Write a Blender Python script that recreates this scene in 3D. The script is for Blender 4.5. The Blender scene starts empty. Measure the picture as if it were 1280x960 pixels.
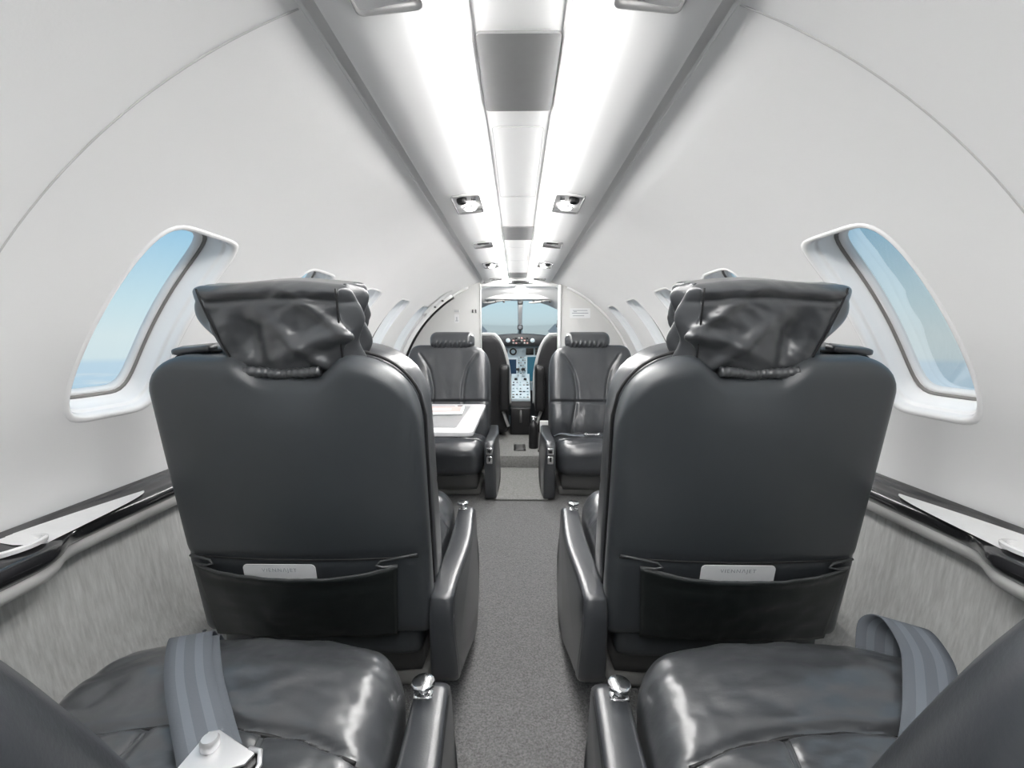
import bpy, bmesh, math
import numpy as np
from mathutils import Vector, Matrix, noise
R = math.radians
PI = math.pi
C = bpy.context.scene.collection
scn = bpy.context.scene

# ------------------------------------------------------------------ camera
# metres; the origin is the eye point, the aisle floor lies 0.76 below it
FLOOR = -0.76
cam_d = bpy.data.cameras.new('camera')
cam = bpy.data.objects.new('camera', cam_d)
C.objects.link(cam)
cam_d.sensor_width = 36.0
cam_d.lens = 36.0 * 560.0 / 1280.0
cam_d.clip_start = 0.01
cam.location = (0, 0, 0)
cam.rotation_euler = (R(90) - math.atan(59 / 560), 0, math.atan(7 / 560))
scn.camera = cam
scn.view_settings.view_transform = 'Standard'
scn.view_settings.look = 'None'
scn.view_settings.exposure = 0.0
scn.view_settings.gamma = 1.0
scn.view_settings.use_curve_mapping = False

# ------------------------------------------------------------------ world
SKY_STRENGTH = 1.0
STRIP_POWER = 48.0
LAMP_POWER = 12.0
w = bpy.data.worlds.new('sky')
scn.world = w
w.use_nodes = True
nt = w.node_tree
nt.nodes.clear()
out = nt.nodes.new('ShaderNodeOutputWorld')
bg = nt.nodes.new('ShaderNodeBackground')
tc = nt.nodes.new('ShaderNodeTexCoord')
sep = nt.nodes.new('ShaderNodeSeparateXYZ')
nt.links.new(tc.outputs['Generated'], sep.inputs[0])
mr = nt.nodes.new('ShaderNodeMapRange')
mr.inputs['From Min'].default_value = -0.25
mr.inputs['From Max'].default_value = 0.35
nt.links.new(sep.outputs['Z'], mr.inputs['Value'])
cr = nt.nodes.new('ShaderNodeValToRGB')
e = cr.color_ramp.elements
e[0].position = 0.0; e[0].color = (0.48, 0.62, 0.76, 1)
e[1].position = 1.0; e[1].color = (0.26, 0.52, 0.74, 1)
for p, c in ((0.24, (0.46, 0.65, 0.80, 1)), (0.345, (0.52, 0.69, 0.81, 1)), (0.36, (0.66, 0.79, 0.83, 1)),
             (0.42, (0.68, 0.81, 0.84, 1)), (0.52, (0.58, 0.77, 0.84, 1)), (0.72, (0.35, 0.61, 0.80, 1))):
    el = e.new(p); el.color = c
nt.links.new(mr.outputs[0], cr.inputs[0])
# low streaks of cloud on the haze line
mp = nt.nodes.new('ShaderNodeMapping'); mp.inputs['Scale'].default_value = (6, 6, 60)
nz = nt.nodes.new('ShaderNodeTexNoise'); nz.inputs['Scale'].default_value = 2.2; nz.inputs['Detail'].default_value = 5
nt.links.new(tc.outputs['Generated'], mp.inputs[0]); nt.links.new(mp.outputs[0], nz.inputs['Vector'])
band = nt.nodes.new('ShaderNodeMapRange')
band.inputs['From Min'].default_value = -0.045; band.inputs['From Max'].default_value = -0.075
nt.links.new(sep.outputs['Z'], band.inputs['Value'])
th = nt.nodes.new('ShaderNodeMapRange'); th.inputs['From Min'].default_value = 0.52; th.inputs['From Max'].default_value = 0.68
nt.links.new(nz.outputs[0], th.inputs['Value'])
mu = nt.nodes.new('ShaderNodeMath'); mu.operation = 'MULTIPLY'
nt.links.new(band.outputs[0], mu.inputs[0]); nt.links.new(th.outputs[0], mu.inputs[1])
mxw = nt.nodes.new('ShaderNodeMix'); mxw.data_type = 'RGBA'
nt.links.new(mu.outputs[0], mxw.inputs['Factor'])
nt.links.new(cr.outputs[0], mxw.inputs['A']); mxw.inputs['B'].default_value = (0.72, 0.80, 0.85, 1)
nt.links.new(mxw.outputs['Result'], bg.inputs[0])
bg.inputs[1].default_value = SKY_STRENGTH
nt.links.new(bg.outputs[0], out.inputs[0])

# ------------------------------------------------------------------ materials
def mat(name, col, rough=0.5, metal=0.0, noise_scale=None, noise_amt=0.0, bump=0.0, bump_scale=200.0, bump_dist=0.002,
        spec=0.5, coat=0.0, coat_rough=0.1, emit=None, estr=0.0, stretch=(1, 1, 1), sheen=0.0, detail=4.0, voronoi=False):
    m = bpy.data.materials.new(name); m.use_nodes = True
    t = m.node_tree; b = t.nodes['Principled BSDF']
    b.inputs['Base Color'].default_value = (*col, 1)
    b.inputs['Roughness'].default_value = rough
    b.inputs['Metallic'].default_value = metal
    b.inputs['Specular IOR Level'].default_value = spec
    b.inputs['Coat Weight'].default_value = coat
    b.inputs['Coat Roughness'].default_value = coat_rough
    b.inputs['Sheen Weight'].default_value = sheen
    if emit:
        b.inputs['Emission Color'].default_value = (*emit, 1)
        b.inputs['Emission Strength'].default_value = estr
    tcn = t.nodes.new('ShaderNodeTexCoord')
    mpn = t.nodes.new('ShaderNodeMapping'); mpn.inputs['Scale'].default_value = stretch
    t.links.new(tcn.outputs['Object'], mpn.inputs[0])
    if noise_scale:
        n = t.nodes.new('ShaderNodeTexNoise'); n.inputs['Scale'].default_value = noise_scale
        n.inputs['Detail'].default_value = detail; n.inputs['Roughness'].default_value = 0.65
        t.links.new(mpn.outputs[0], n.inputs['Vector'])
        r = t.nodes.new('ShaderNodeValToRGB')
        r.color_ramp.elements[0].position = 0.3; r.color_ramp.elements[1].position = 0.7
        k0, k1 = 1 - noise_amt, 1 + noise_amt
        r.color_ramp.elements[0].color = (*[min(1, c * k0) for c in col], 1)
        r.color_ramp.elements[1].color = (*[min(1, c * k1) for c in col], 1)
        t.links.new(n.outputs[0], r.inputs[0]); t.links.new(r.outputs[0], b.inputs['Base Color'])
    if bump:
        if voronoi:
            n2 = t.nodes.new('ShaderNodeTexVoronoi'); n2.feature = 'DISTANCE_TO_EDGE'; n2.inputs['Scale'].default_value = bump_scale
        else:
            n2 = t.nodes.new('ShaderNodeTexNoise'); n2.inputs['Scale'].default_value = bump_scale; n2.inputs['Detail'].default_value = 5
        t.links.new(mpn.outputs[0], n2.inputs['Vector'])
        bp = t.nodes.new('ShaderNodeBump'); bp.inputs['Strength'].default_value = bump; bp.inputs['Distance'].default_value = bump_dist
        t.links.new(n2.outputs[0], bp.inputs['Height']); t.links.new(bp.outputs[0], b.inputs['Normal'])
    return m

M = {}
M['liner'] = mat('headliner', (0.85, 0.85, 0.85), 0.62, noise_scale=3, noise_amt=0.012, bump=0.05, bump_scale=300, spec=0.3)
M['psu'] = mat('white ceiling panel', (0.93, 0.93, 0.93), 0.45, spec=0.4)
M['gloss_white'] = mat('white plastic', (0.93, 0.93, 0.93), 0.22, spec=0.5)
M['reveal'] = mat('window reveal plastic', (0.80, 0.80, 0.80), 0.35)
M['seal'] = mat('grey window seal', (0.22, 0.21, 0.20), 0.5)
M['joint'] = mat('joint shadow gap', (0.55, 0.55, 0.55), 0.7)
M['rail'] = mat('grey rail', (0.88, 0.88, 0.88), 0.5)
M['grey_panel'] = mat('grey panel', (0.25, 0.25, 0.253), 0.6, noise_scale=40, noise_amt=0.03)
M['strip'] = mat('light diffuser', (0.9, 0.9, 0.9), 0.5, emit=(1, 0.985, 0.965), estr=STRIP_POWER)
M['lamp'] = mat('lamp lens', (0.9, 0.9, 0.9), 0.2, emit=(1, 0.98, 0.95), estr=LAMP_POWER)
M['dome'] = mat('added fill light diffuser', (0.9, 0.9, 0.9), 0.4, emit=(1, 0.98, 0.95), estr=260.0)  # glow of the lamp added to light the cockpit
M['satin'] = mat('satin grey plastic', (0.45, 0.45, 0.45), 0.35, metal=0.3)
M['black'] = mat('black plastic', (0.012, 0.012, 0.013), 0.4)
M['black_gloss'] = mat('black gloss trim', (0.02, 0.02, 0.022), 0.16, spec=0.6, coat=0.5)
M['chrome'] = mat('chrome', (0.82, 0.82, 0.83), 0.14, metal=1.0)
M['satin_metal'] = mat('satin metal', (0.85, 0.85, 0.86), 0.38, metal=0.7)
M['ledge_reflection'] = mat('pale ledge reflection', (0.88, 0.88, 0.88), 0.3, metal=0.1, noise_scale=30, noise_amt=0.04)  # near-white tone stands in for the window's reflection on the dark ledge
M['lip'] = mat('light grey lip', (0.60, 0.60, 0.59), 0.4)
M['veneer'] = mat('grey grained veneer', (0.56, 0.565, 0.555), 0.42, noise_scale=16, noise_amt=0.20, stretch=(10, 10, 0.35), detail=8, bump=0.06, bump_scale=40)
M['carpet'] = mat('grey carpet', (0.145, 0.145, 0.145), 0.95, noise_scale=260, noise_amt=0.45, bump=0.8, bump_scale=260, bump_dist=0.004, spec=0.1, detail=3, sheen=0.2)
M['mat_carpet'] = mat('grey mat carpet', (0.24, 0.24, 0.235), 0.95, noise_scale=120, noise_amt=0.25, bump=0.6, bump_scale=260, bump_dist=0.003, spec=0.1)
M['leather'] = mat('charcoal leather', (0.034, 0.037, 0.042), 0.31, noise_scale=5, noise_amt=0.12, bump=0.10, bump_scale=420, bump_dist=0.0015, spec=0.7, coat=0.5, coat_rough=0.27)
M['leather_shell'] = mat('smooth charcoal leather', (0.036, 0.041, 0.046), 0.42, noise_scale=4, noise_amt=0.10, bump=0.07, bump_scale=500, bump_dist=0.001, spec=0.6, coat=0.2, coat_rough=0.35)
M['leather_worn'] = mat('creased charcoal leather', (0.046, 0.049, 0.053), 0.30, noise_scale=9, noise_amt=0.16, bump=0.22, bump_scale=42, bump_dist=0.004, spec=0.8, stretch=(1, 1.8, 1), coat=0.6, coat_rough=0.3)
M['pocket'] = mat('black leather pocket', (0.010, 0.013, 0.013), 0.42, bump=0.15, bump_scale=25, bump_dist=0.004)
M['piping'] = mat('leather piping', (0.055, 0.058, 0.06), 0.35)
M['seam'] = mat('stitched seam', (0.008, 0.008, 0.009), 0.6)
M['web'] = mat('grey webbing', (0.105, 0.118, 0.135), 0.7, bump=0.3, bump_scale=350, bump_dist=0.001)
M['web_stripe'] = mat('light webbing stripe', (0.145, 0.162, 0.185), 0.7, bump=0.3, bump_scale=350, bump_dist=0.001)
M['white'] = mat('white lacquer', (0.72, 0.72, 0.73), 0.25)
M['paper'] = mat('white paper', (0.78, 0.79, 0.80), 0.5)
M['pink'] = mat('pale red print', (0.70, 0.42, 0.40), 0.5)
M['ink'] = mat('grey print', (0.33, 0.35, 0.38), 0.6)
M['bulk'] = mat('divider laminate', (0.62, 0.62, 0.61), 0.45)
M['inst'] = mat('blue grey instrument face', (0.50, 0.64, 0.72), 0.4)
M['inst_light'] = mat('light instrument bezel', (0.68, 0.80, 0.86), 0.4)
M['screen'] = mat('dark navy screen', (0.012, 0.030, 0.06), 0.15, emit=(0.01, 0.035, 0.08), estr=0.4)
M['screen_teal'] = mat('teal screen', (0.02, 0.07, 0.10), 0.15, emit=(0.03, 0.13, 0.19), estr=0.5)
M['glare'] = mat('charcoal glareshield', (0.055, 0.06, 0.065), 0.6)
M['fleece'] = mat('pale sheepskin trim', (0.62, 0.63, 0.63), 0.8)
M['dark_cloth'] = mat('dark seat cloth', (0.022, 0.022, 0.024), 0.75, bump=0.2, bump_scale=60)
M['base'] = mat('grey seat base', (0.10, 0.10, 0.10), 0.5)
M['skirt'] = mat('pale base panel', (0.32, 0.32, 0.31), 0.5)

g = bpy.data.materials.new('window glass'); g.use_nodes = True
t = g.node_tree; t.nodes.clear()
o_ = t.nodes.new('ShaderNodeOutputMaterial'); tr = t.nodes.new('ShaderNodeBsdfTransparent'); gl = t.nodes.new('ShaderNodeBsdfGlossy')
fr = t.nodes.new('ShaderNodeFresnel'); ms = t.nodes.new('ShaderNodeMixShader'); sc = t.nodes.new('ShaderNodeMath')
tr.inputs[0].default_value = (0.97, 0.98, 0.98, 1); gl.inputs['Roughness'].default_value = 0.02
fr.inputs[0].default_value = 1.3; sc.operation = 'MULTIPLY'; sc.inputs[1].default_value = 0.35
t.links.new(fr.outputs[0], sc.inputs[0]); t.links.new(sc.outputs[0], ms.inputs[0])
t.links.new(tr.outputs[0], ms.inputs[1]); t.links.new(gl.outputs[0], ms.inputs[2]); t.links.new(ms.outputs[0], o_.inputs[0])
M['glass'] = g

# ------------------------------------------------------------------ helpers
def link(name, me, m, parent=None, smooth=True):
    o = bpy.data.objects.new(name, me)
    C.objects.link(o)
    for mm in (m if isinstance(m, (list, tuple)) else [m]):
        me.materials.append(M[mm] if isinstance(mm, str) else mm)
    if smooth:
        me.polygons.foreach_set('use_smooth', [True] * len(me.polygons))
    if parent is not None: o.parent = parent
    return o
def raw(name, V, F, m, parent=None, smooth=True, fm=None, merge=False, flip=False):
    me = bpy.data.meshes.new(name)
    me.from_pydata([tuple(v) for v in V], [], [tuple(reversed(f)) if flip else tuple(f) for f in F])
    if fm is not None: me.polygons.foreach_set('material_index', fm)
    if merge:
        bm = bmesh.new(); bm.from_mesh(me); bmesh.ops.remove_doubles(bm, verts=bm.verts, dist=1e-5)
        bmesh.ops.recalc_face_normals(bm, faces=bm.faces); bm.to_mesh(me); bm.free()
    me.update()
    return link(name, me, m, parent, smooth)
def thing(name, label, cat, loc=(0, 0, 0), rotz=0, group=None):
    o = bpy.data.objects.new(name, None); C.objects.link(o)
    o.empty_display_size = 0.05
    o.location = loc; o.rotation_euler = (0, 0, rotz)
    o['label'] = label; o['category'] = cat
    if group: o['group'] = group
    return o
def tag(o, label, cat, group=None):
    o['label'] = label; o['category'] = cat
    if group: o['group'] = group
    return o
def structure(o):
    o['kind'] = 'structure'; return o
def sharpen(o, ang=35):
    me = o.data
    try: me.set_sharp_from_angle(angle=R(ang))
    except Exception: pass
    return o

_cache = {}
def cube_grid(nx, ny, nz):
    k = (nx, ny, nz)
    if k in _cache: return _cache[k]
    P = []; F = []
    def face(ax, sgn, nu, nv, au, av):
        base = len(P)
        for i in range(nu + 1):
            for j in range(nv + 1):
                p = [0, 0, 0]; p[ax] = sgn; p[au] = -1 + 2 * i / nu; p[av] = -1 + 2 * j / nv
                P.append(p)
        for i in range(nu):
            for j in range(nv):
                a = base + i * (nv + 1) + j; b = a + nv + 1
                q = (a, b, b + 1, a + 1)
                F.append(q if sgn > 0 else q[::-1])
    face(2, 1, nx, ny, 0, 1); face(2, -1, nx, ny, 0, 1)
    face(0, 1, ny, nz, 1, 2); face(0, -1, ny, nz, 1, 2)
    face(1, 1, nz, nx, 2, 0); face(1, -1, nz, nx, 2, 0)
    P = np.array(P, float)
    q = np.round(P * 1e5).astype(int)
    u, idx, inv = np.unique(q, axis=0, return_index=True, return_inverse=True)
    inv = inv.ravel()
    F2 = inv[np.array(F)]
    _cache[k] = (P[idx], F2)
    return _cache[k]
def rb_pts(P, half, r):
    """points of the unit cube surface -> rounded box of half sizes `half`, edge radius r"""
    h = np.array(half, float); r = min(r, h.min() * 0.999)
    # more samples near the edges
    Q = P * h
    inner = np.clip(Q, -(h - r), h - r)
    d = Q - inner
    # spread the residual on a sphere
    n = np.linalg.norm(d, axis=1, keepdims=True)
    res = np.where(n > 1e-9, d / np.maximum(n, 1e-9) * r, 0)
    return inner + res
def rbox(name, half, r, m, parent=None, n=(8, 8, 8), f=None, loc=(0, 0, 0), rot=None, smooth=True):
    P, F = cube_grid(*n)
    V = rb_pts(P, half, r)
    if f is not None: V = f(V, P)
    if rot is not None:
        V = V @ np.array(rot.to_3x3()).T
    V = V + np.array(loc)
    return raw(name, V, F, m, parent, smooth)
def tube_mesh(pts, rad, ns=8, closed=False):
    pts = [Vector(p) for p in pts]; n = len(pts)
    V = []; F = []
    up = Vector((0, 0, 1)); prev = None
    for i, p in enumerate(pts):
        a = pts[(i - 1) % n] if (closed or i > 0) else p
        b = pts[(i + 1) % n] if (closed or i < n - 1) else p
        tdir = (b - a).normalized()
        if prev is None:
            ref = up if abs(tdir.z) < 0.9 else Vector((1, 0, 0))
            x = tdir.cross(ref).normalized()
        else:
            x = (prev - tdir * prev.dot(tdir)).normalized()
        prev = x; y = tdir.cross(x)
        rr = rad[i] if isinstance(rad, (list, tuple)) else rad
        for k in range(ns):
            an = 2 * PI * k / ns
            V.append(p + x * math.cos(an) * rr + y * math.sin(an) * rr)
    for i in range(n if closed else n - 1):
        for k in range(ns):
            a = i * ns + k; b = i * ns + (k + 1) % ns
            c = ((i + 1) % n) * ns + (k + 1) % ns; d = ((i + 1) % n) * ns + k
            F.append((a, b, c, d))
    if not closed:
        F.append(tuple(range(ns))[::-1]); F.append(tuple((n - 1) * ns + k for k in range(ns)))
    return V, F
def tube(name, pts, rad, m, parent=None, ns=8, closed=False):
    V, F = tube_mesh(pts, rad, ns, closed)
    return raw(name, V, F, m, parent)
def lathe(name, prof, m, parent=None, ns=24, loc=(0, 0, 0), rot=None):
    """profile of (radius, height) revolved about z"""
    V = []; F = []
    for r_, z_ in prof:
        for k in range(ns):
            a = 2 * PI * k / ns
            V.append((r_ * math.cos(a), r_ * math.sin(a), z_))
    for i in range(len(prof) - 1):
        for k in range(ns):
            F.append((i * ns + k, i * ns + (k + 1) % ns, (i + 1) * ns + (k + 1) % ns, (i + 1) * ns + k))
    F.append(tuple(range(ns))[::-1]); F.append(tuple((len(prof) - 1) * ns + k for k in range(ns)))
    V = np.array(V)
    if rot is not None: V = V @ np.array(rot.to_3x3()).T
    V = V + np.array(loc)
    o = raw(name, V, F, m, parent)
    return sharpen(o, 50)
def prism(name, prof, axis, a, b, m, parent=None, bevel=0.0, smooth=False):
    """closed 2D profile extruded along an axis from a to b"""
    bm = bmesh.new()
    def mk(p, q):
        if axis == 'x': return (q, p[0], p[1])
        if axis == 'y': return (p[0], q, p[1])
        return (p[0], p[1], q)
    va = [bm.verts.new(mk(p, a)) for p in prof]; vb = [bm.verts.new(mk(p, b)) for p in prof]
    bm.faces.new(va); bm.faces.new(vb[::-1])
    n = len(prof)
    for i in range(n):
        bm.faces.new((va[i], vb[i], vb[(i + 1) % n], va[(i + 1) % n]))
    bmesh.ops.recalc_face_normals(bm, faces=bm.faces)
    if bevel:
        bmesh.ops.bevel(bm, geom=list(bm.edges), offset=bevel, segments=3, affect='EDGES', profile=0.5, clamp_overlap=True)
    me = bpy.data.meshes.new(name); bm.to_mesh(me); bm.free()
    o = link(name, me, m, parent, True)
    return sharpen(o, 40)
def box(name, lo, hi, m, parent=None, bevel=0.0):
    return prism(name, [(lo[0], lo[1]), (hi[0], lo[1]), (hi[0], hi[1]), (lo[0], hi[1])], 'z', lo[2], hi[2], m, parent, bevel)
def round_rect(w_, h_, r_, n=6):
    pts = []
    for cx, cy, a0 in ((w_ - r_, h_ - r_, 0), (-w_ + r_, h_ - r_, 90), (-w_ + r_, -h_ + r_, 180), (w_ - r_, -h_ + r_, 270)):
        for k in range(n + 1):
            a = R(a0 + 90 * k / n)
            pts.append((cx + r_ * math.cos(a), cy + r_ * math.sin(a)))
    return pts
def smooth01(x):
    x = np.clip(x, 0, 1); return x * x * (3 - 2 * x)
def fbm(x, y, z, s):
    return noise.fractal(Vector((x * s, y * s, z * s)), 1.0, 2.0, 3)

# ------------------------------------------------------------------ the fuselage shell
RC, ZC = 0.75, -0.38
Y0, Y1 = -0.995, 2.84          # aft wall, front divider
PH0, PH1 = R(4.5), R(73.0)
def cylp(side, phi, y, r=RC):
    return (side * r * math.cos(phi), y, ZC + r * math.sin(phi))
WIN_Y = [-0.995 + 0.22, -0.335, 0.105 + 0.0, 0.325 + 0.0]
CY = [-0.555, -0.115, 0.325, 0.765, 1.205, 1.645, 2.085, 2.525]   # window centres, 0.44 apart
WPH = R(33.0)                   # angle of a window's centre
WA, WB = 0.090, 0.180           # half width along the cabin, half height round the wall
def sup(al, a, b, n=6.0):
    c, s = math.cos(al), math.sin(al)
    k = (abs(c / a) ** n + abs(s / b) ** n) ** (-1 / n)
    return c * k, s * k
def wall(side, name):
    V = []; F = []
    NS = 120
    for yc in CY:
        ya, yb = yc - 0.22, yc + 0.22
        ta, tb = (PH0 - WPH) * RC, (PH1 - WPH) * RC
        rect = []
        n1, n2 = 26, 34
        for k in range(n1): rect.append((0.22, ta + (tb - ta) * k / n1))
        for k in range(n2): rect.append((0.22 - 0.44 * k / n2, tb))
        for k in range(n1): rect.append((-0.22, tb - (tb - ta) * k / n1))
        for k in range(n2): rect.append((-0.22 + 0.44 * k / n2, ta))
        N = len(rect); L = 12
        base = len(V)
        for l in range(L + 1):
            q = l / L
            for (ry, rt) in rect:
                al = math.atan2(rt / 1.3, ry)
                hy, ht = sup(al, WA + 0.006, WB + 0.006)
                # place the hole point in the direction of the rectangle point
                y_ = hy * (1 - q) + ry * q; t_ = ht * (1 - q) + rt * q
                V.append(cylp(side, WPH + t_ / RC, yc + y_))
        for l in range(L):
            for k in range(N):
                a = base + l * N + k; b = base + l * N + (k + 1) % N
                F.append((a, b, b + N, a + N))
    return V, F
for side, nm in ((-1, 'wall_left'), (1, 'wall_right')):
    V, F = wall(side, nm)
    # strip that closes the last bit up to the divider
    base = len(V)
    ys = [CY[-1] + 0.22, Y1 + 0.02]; n = 24
    for y in ys:
        for k in range(n + 1): V.append(cylp(side, PH0 + (PH1 - PH0) * k / n, y))
    for k in range(n): F.append((base + k, base + k + 1, base + n + 2 + k, base + n + 1 + k))
    structure(raw(nm, V, F, 'liner', merge=True))

def ring_strip(side, yc, prof, ns=112):
    """prof: list of (expand, radius) -> strip of loops around a window"""
    V = []; F = []
    for (ex, r_) in prof:
        for k in range(ns):
            al = 2 * PI * k / ns
            hy, ht = sup(al, WA + ex, WB + ex)
            V.append(cylp(side, WPH + ht / RC, yc + hy, r_))
    for i in range(len(prof) - 1):
        for k in range(ns):
            F.append((i * ns + k, i * ns + (k + 1) % ns, (i + 1) * ns + (k + 1) % ns, (i + 1) * ns + k))
    return V, F
wn = 0
for side in (-1, 1):
    for yc in CY:
        wn += 1
        V, F = ring_strip(side, yc, [(0.0085, 0.7508), (0.007, 0.7492), (0.004, 0.7485), (0.001, 0.7488), (-0.0015, 0.7508), (-0.003, 0.7545), (-0.0040, 0.760), (-0.0045, 0.765), (-0.0070, 0.7655),
                                     (-0.0075, 0.770), (-0.010, 0.782), (-0.015, 0.790), (-0.0155, 0.7925)])
        fr_o = structure(raw('window_%d' % wn, V, F, 'gloss_white', merge=True))
        V, F = ring_strip(side, yc, [(-0.0145, 0.7925), (-0.0165, 0.7905), (-0.0195, 0.7905), (-0.0205, 0.7945)])
        raw('seal', V, F, 'seal', fr_o)
        V, F = ring_strip(side, yc, [(-0.0195, 0.7945), (-0.022, 0.7935), (-0.026, 0.7955), (-0.028, 0.804)])
        raw('inner_bezel', V, F, 'reveal', fr_o)
        V = []; F = []; ns = 96
        for q in (1.0, 0.66, 0.33):
            for k in range(ns):
                al = 2 * PI * k / ns
                hy, ht = sup(al, WA - 0.022, WB - 0.022)
                V.append(cylp(side, WPH + ht * q / RC, yc + hy * q, 0.801))
        for i in range(2):
            for k in range(ns):
                F.append((i * ns + k, i * ns + (k + 1) % ns, (i + 1) * ns + (k + 1) % ns, (i + 1) * ns + k))
        c0 = len(V); V.append(cylp(side, WPH, yc, 0.801))
        for k in range(ns): F.append((2 * ns + k, 2 * ns + (k + 1) % ns, c0))
        raw('pane', V, F, 'glass', fr_o)
        # outer skin of the fuselage round the opening, so no light leaks between wall and pane
        V, F = ring_strip(side, yc, [(0.008, 0.7508), (0.008, 0.80), (-0.020, 0.803)])
        raw('outer_collar', V, F, 'seal', fr_o)

# moulded joint lines round the headliner, in front of each wall panel
tn = 0
for side in (-1, 1):
    tn += 1
    pts = [cylp(side, PH0 + (R(72.5) - PH0) * k / 40, 0.495 + 0.012 * math.sin(k / 40 * PI), 0.7498) for k in range(41)]
    structure(tube('trim_%d' % tn, pts, 0.0011, 'joint', ns=6))

# ceiling: centre panel, side panels, edge step and grey rail channel
def extrude_y(name, pts, ya, yb, m, parent=None, ny=2, fm=None):
    V = []; F = []; n = len(pts)
    for j in range(ny + 1):
        y = ya + (yb - ya) * j / ny
        for p in pts: V.append((p[0], y, p[1]))
    for j in range(ny):
        for i in range(n - 1):
            a = j * n + i; F.append((a, a + 1, a + n + 1, a + n))
    return raw(name, V, F, m, parent, True)
half_c = [(0.0, 0.3540), (0.052, 0.3533), (0.0545, 0.3505), (0.0580, 0.3472), (0.0595, 0.3472), (0.0600, 0.352)]
half_c2 = [(0.0795, 0.356), (0.080, 0.3535), (0.084, 0.3525), (0.12, 0.3475), (0.16, 0.3405), (0.198, 0.3325), (0.2035, 0.3335), (0.205, 0.337), (0.205, 0.352)]
prof = [(-x, z) for x, z in reversed(half_c2)] + [(-0.0795, 0.360), (-0.0600, 0.360)] + [(-x, z) for x, z in reversed(half_c)][:-1] + half_c + [(0.0600, 0.360), (0.0795, 0.360)] + half_c2
ceil = structure(sharpen(extrude_y('ceiling', prof, Y0, Y1 + 0.08, 'psu', ny=1), 30))
for side in (-1, 1):
    tn += 1
    pr = [(side * 0.2045, 0.352), (side * 0.2045, 0.3475), (side * 0.2225, 0.3395), (side * 0.2235, 0.335)]
    o = extrude_y('trim_%d' % tn, pr, Y0, Y1 + 0.03, 'rail', ny=1); structure(sharpen(o, 30))
    # light strip beside the centre panel
    s_ = side
    pr = [(s_ * 0.0605, 0.3555), (s_ * 0.0615, 0.3450), (s_ * 0.065, 0.3418), (s_ * 0.075, 0.3405), (s_ * 0.0790, 0.3415), (s_ * 0.0795, 0.3555)]
    o = extrude_y('light_strip', pr, Y0 + 0.02, Y1, 'strip', ny=1)
    tag(o, 'long glowing white light strip running along the ceiling on the %s of the grey panels' % ('left' if side < 0 else 'right'), 'light')

# end wall behind, front divider halves
def disc_poly(x0, x1, zb, ztop, r=RC + 0.012, n=28):
    pts = [(x0, zb), (x1, zb)]
    xs = [x1 + (x0 - x1) * k / n for k in range(n + 1)]
    for x in xs:
        z = ZC + math.sqrt(max(0, r * r - x * x))
        pts.append((x, min(z, ztop)))
    return pts
structure(prism('wall_back', disc_poly(-0.755, 0.755, FLOOR - 0.02, 0.4), 'y', Y0 - 0.03, Y0, 'liner'))
dl = disc_poly(-0.74, -0.229, FLOOR - 0.01, 0.4); dr = disc_poly(0.263, 0.74, FLOOR - 0.01, 0.4)
divl = structure(prism('wall_front_left', dl, 'y', Y1 - 0.04, Y1, 'bulk', bevel=0.003))
divr = structure(prism('wall_front_right', dr, 'y', Y1 - 0.04, Y1, 'bulk', bevel=0.003))
# edge trims of the divider opening, and the arch trim against the liner
tn += 1; structure(box('trim_%d' % tn, (0.250, Y1 - 0.055, FLOOR + 0.08), (0.2655, Y1 + 0.012, 0.315), 'gloss_white', None, 0.004))
tn += 1; structure(box('trim_%d' % tn, (-0.2335, Y1 - 0.048, FLOOR + 0.08), (-0.226, Y1 + 0.008, 0.30), 'lip', None, 0.003))
for side in (-1, 1):
    tn += 1
    pts = []
    for k in range(30):
        ph = R(8) + (R(66) - R(8)) * k / 29
        pts.append(cylp(side, ph, Y1 - 0.045, RC - 0.004))
    structure(tube('trim_%d' % tn, pts, 0.008, 'rail' if side > 0 else 'gloss_white', ns=8))
# entry door frame on the left, just aft of the divider
door = structure(tube('door_1', [cylp(-1, R(4) + R(54) * k / 29, 2.745, RC - 0.022) for k in range(30)], 0.0075, 'black', ns=8))
tube('door_edge', [cylp(-1, R(4) + R(54) * k / 29, 2.690, RC - 0.012) for k in range(30)], 0.014, 'gloss_white', door, ns=8)
V = []; F = []
for k in range(16):
    ph = R(44) + R(16) * k / 15
    for y in (2.58, 2.63, 2.685):
        V.append(cylp(-1, ph, y, RC - (0.016 if y == 2.63 else 0.006)))
for k in range(15):
    for j in range(2):
        a = k * 3 + j; F.append((a, a + 1, a + 4, a + 3))
raw('hinge_cover', V, F, 'rail', door)
for k in (0.25, 0.62):
    rbox('latch', (0.006, 0.012, 0.005), 0.003, 'base', door, (4, 4, 4), loc=cylp(-1, R(46) + R(12) * k, 2.63, RC - 0.019))

# ------------------------------------------------------------------ floor
def grid_floor(name, x0, x1, y0, y1, z, m):
    return box(name, (x0, y0, z - 0.03), (x1, y1, z), m)
structure(grid_floor('floor', -0.70, 0.70, Y0, 2.52, FLOOR, 'carpet'))
structure(box('floor_cockpit', (-0.70, 2.52, FLOOR - 0.03), (0.70, 3.9, FLOOR + 0.08), 'mat_carpet', None, 0.006))
aisle = rbox('floor_mat', (0.128, 0.252, 0.006), 0.005, 'mat_carpet', None, (12, 24, 2), loc=(0.018, 2.268, FLOOR + 0.0065))
tag(aisle, 'pale grey carpet mat lying in the aisle between the two front armrests', 'mat')
ft = thing('floor_vent', 'small square black vent in the carpet at the cockpit entry', 'vent', (0.014, 2.70, FLOOR + 0.0805))
rbox('frame', (0.036, 0.075, 0.003), 0.0025, 'black', ft, (4, 4, 2), loc=(0, 0, 0.003))
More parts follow.
